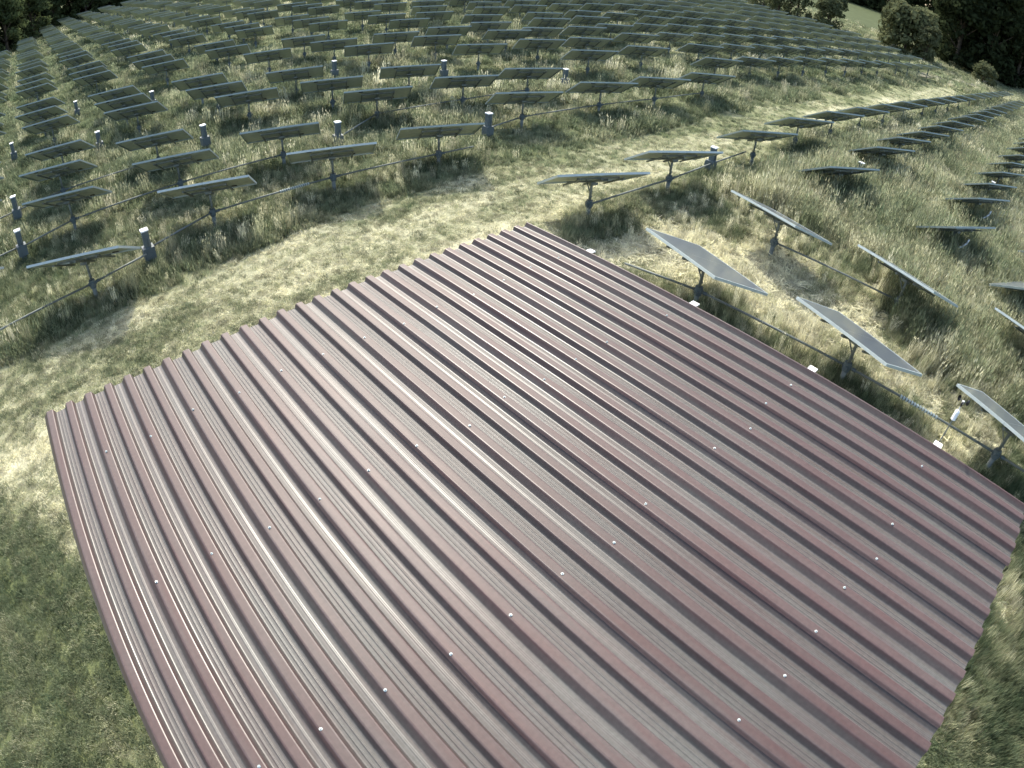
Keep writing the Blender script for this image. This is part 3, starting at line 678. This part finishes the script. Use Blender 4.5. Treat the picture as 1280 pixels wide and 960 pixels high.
L.new(named('rot', 'FLOAT_VECTOR'), er.inputs[0]); L.new(er.outputs[0], ip.inputs['Rotation']); L.new(named('scl', 'FLOAT_VECTOR'), ip.inputs['Scale'])
L.new(named('var', 'INT'), ip.inputs['Instance Index']); ip.inputs['Pick Instance'].default_value = True
L.new(gi.outputs[0], ip.inputs['Points']); L.new(ci.outputs[0], ip.inputs['Instance']); L.new(ip.outputs[0], go.inputs[0])
grass.modifiers.new('scatter', 'NODES').node_group = ng
print('grass tufts', N, 'trackers', n_things, len(info))

# ------------------------------------------------------------------ trees and bushes round the field
def crown_mesh(name, mat, rx, ry, h, z0, n_clump, n_leaf, leaf, seed):
    r = np.random.default_rng(seed); V = []; F = []
    for c in range(n_clump):
        a = r.uniform(0, 6.283); el = r.uniform(-0.25, 1.0); rad = r.uniform(0.45, 1.0) ** 0.6
        cz = z0 + h * 0.5 + h * 0.5 * el * rad; k = math.sqrt(max(0.05, 1 - (el * rad) ** 2 * 0.8))
        cx, cy = rx * k * rad * math.cos(a) * 0.8, ry * k * rad * math.sin(a) * 0.8
        if el < 0: cz = z0 + h * r.uniform(0.02, 0.45)
        cr_ = r.uniform(0.14, 0.28) * min(rx, ry) + 0.15
        for q in range(n_leaf):
            d = r.normal(0, 1, 3); d /= np.linalg.norm(d); p = np.array((cx, cy, cz)) + d * cr_ * r.uniform(0.3, 1.0) ** 0.5 * np.array((1, 1, 0.75))
            nrm = d + r.normal(0, .6, 3) + np.array((0, 0, .3)); nrm /= np.linalg.norm(nrm)
            t1 = np.cross(nrm, r.normal(0, 1, 3)); t1 /= np.linalg.norm(t1); t2 = np.cross(nrm, t1); s1 = leaf * r.uniform(0.6, 1.3); s2 = s1 * 0.55
            b = len(V); V += [tuple(p - t1 * s1), tuple(p + t2 * s2), tuple(p + t1 * s1), tuple(p - t2 * s2)]; F.append((b, b + 1, b + 2, b + 3))
    me = bpy.data.meshes.new(name); me.from_pydata(V, [], F); me.materials.append(mat); me.update(); return me
def trunk_mesh(h, r0, seed, spread):
    r = random.Random(seed); mb = MB(); top = Vector((r.uniform(-.3, .3), r.uniform(-.3, .3), h))
    mb.tube((0, 0, -0.3), top * 0.5, r0, r0 * 0.75, n=9, caps=False); mb.tube(top * 0.5, top, r0 * 0.75, r0 * 0.35, n=9)
    for k in range(7):
        a = k * 2.4 + r.uniform(-.3, .3); st = top * r.uniform(0.25, 0.8); en = st + Vector((math.cos(a) * spread * .6, math.sin(a) * spread * .6, h * .3)); mb.tube(st, en, r0 * 0.4, r0 * 0.12, n=6)
    return mb.mesh('trunk', MAT['bark'], True)
CR = {}
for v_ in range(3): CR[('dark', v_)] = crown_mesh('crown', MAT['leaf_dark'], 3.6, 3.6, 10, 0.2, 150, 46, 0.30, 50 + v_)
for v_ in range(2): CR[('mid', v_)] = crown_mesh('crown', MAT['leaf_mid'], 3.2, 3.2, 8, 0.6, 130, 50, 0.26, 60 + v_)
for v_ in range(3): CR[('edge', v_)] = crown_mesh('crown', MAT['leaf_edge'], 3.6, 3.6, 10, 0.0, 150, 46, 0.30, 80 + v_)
CR[('bush', 0)] = crown_mesh('crown', MAT['leaf_mid'], 2.6, 2.6, 4.2, -0.2, 170, 52, 0.20, 71)
CR[('pale', 0)] = crown_mesh('crown', MAT['leaf_pale'], 1.5, 1.5, 4.4, 0.1, 70, 50, 0.17, 72)
CR[('shrub', 0)] = crown_mesh('crown', MAT['leaf_pale'], 1.3, 1.3, 1.7, 0.0, 36, 46, 0.14, 73)
TR = {'edge': trunk_mesh(6.5, .26, 1, 3.4), 'dark': trunk_mesh(6.5, .26, 1, 3.4), 'mid': trunk_mesh(5, .22, 2, 3), 'bush': trunk_mesh(2.6, .12, 3, 2.0), 'pale': trunk_mesh(2.8, .10, 4, 1.2), 'shrub': trunk_mesh(1.0, .05, 5, .9)}
def tree(kind, v_, x, y, sc, label, group=None, name=None):
    o = empty(name or {'dark': 'forest_tree', 'edge': 'forest_tree', 'mid': 'tree', 'bush': 'bush', 'pale': 'pale_bush', 'shrub': 'shrub'}[kind], (x, y, gz(x, y) - .05), random.uniform(0, 6.28)); o.scale = (sc, sc, sc * random.uniform(.92, 1.1))
    link('trunk', TR[kind], o); link('crown', CR[(kind, v_)], o)
    tag(o, label, 'bush' if kind in ('bush', 'pale', 'shrub') else 'tree', group)
# edge of the wood behind the far left of the field
k = 0
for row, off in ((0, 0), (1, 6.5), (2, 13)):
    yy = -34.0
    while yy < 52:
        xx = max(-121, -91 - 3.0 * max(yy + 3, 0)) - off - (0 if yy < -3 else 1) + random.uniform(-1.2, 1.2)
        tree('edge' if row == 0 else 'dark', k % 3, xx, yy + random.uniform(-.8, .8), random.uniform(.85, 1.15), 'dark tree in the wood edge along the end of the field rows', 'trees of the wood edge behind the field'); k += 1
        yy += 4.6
for j in range(16):
    tree('dark', j % 3, -75 + j * 6.0, 190 + random.uniform(-5, 5), random.uniform(2.0, 2.5), 'far tree in the hedge line behind the ripe crop field', 'trees of the hedge behind the crop')
# right: dark wood, single trees and bushes along the path
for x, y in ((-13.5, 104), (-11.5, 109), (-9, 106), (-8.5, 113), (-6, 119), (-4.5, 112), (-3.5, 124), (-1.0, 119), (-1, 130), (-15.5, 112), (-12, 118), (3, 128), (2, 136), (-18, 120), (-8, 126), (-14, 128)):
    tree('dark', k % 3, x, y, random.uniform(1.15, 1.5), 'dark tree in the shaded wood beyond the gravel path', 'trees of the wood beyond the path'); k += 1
tree('bush', 0, -18.4, 90.5, 1.75, 'broad mid green bush at the field corner before the path')
tree('pale', 0, -14.9, 88.0, 1.25, 'slim pale green bush in front of the broad bush')
tree('shrub', 0, -7.3, 94.0, 1.6, 'small spiky shrub standing alone beside the path')
for j, (x, y, s_) in enumerate(((-27.2, 82.5, .62), (-32.5, 85, .8), (-36.5, 87, .75), (-41, 91, .9), (-46, 95, .9), (-30, 91, .7))):
    tree('mid', j % 2, x, y, s_, 'leafy green tree in the clump above the last panel rows', 'trees of the clump above the panels')
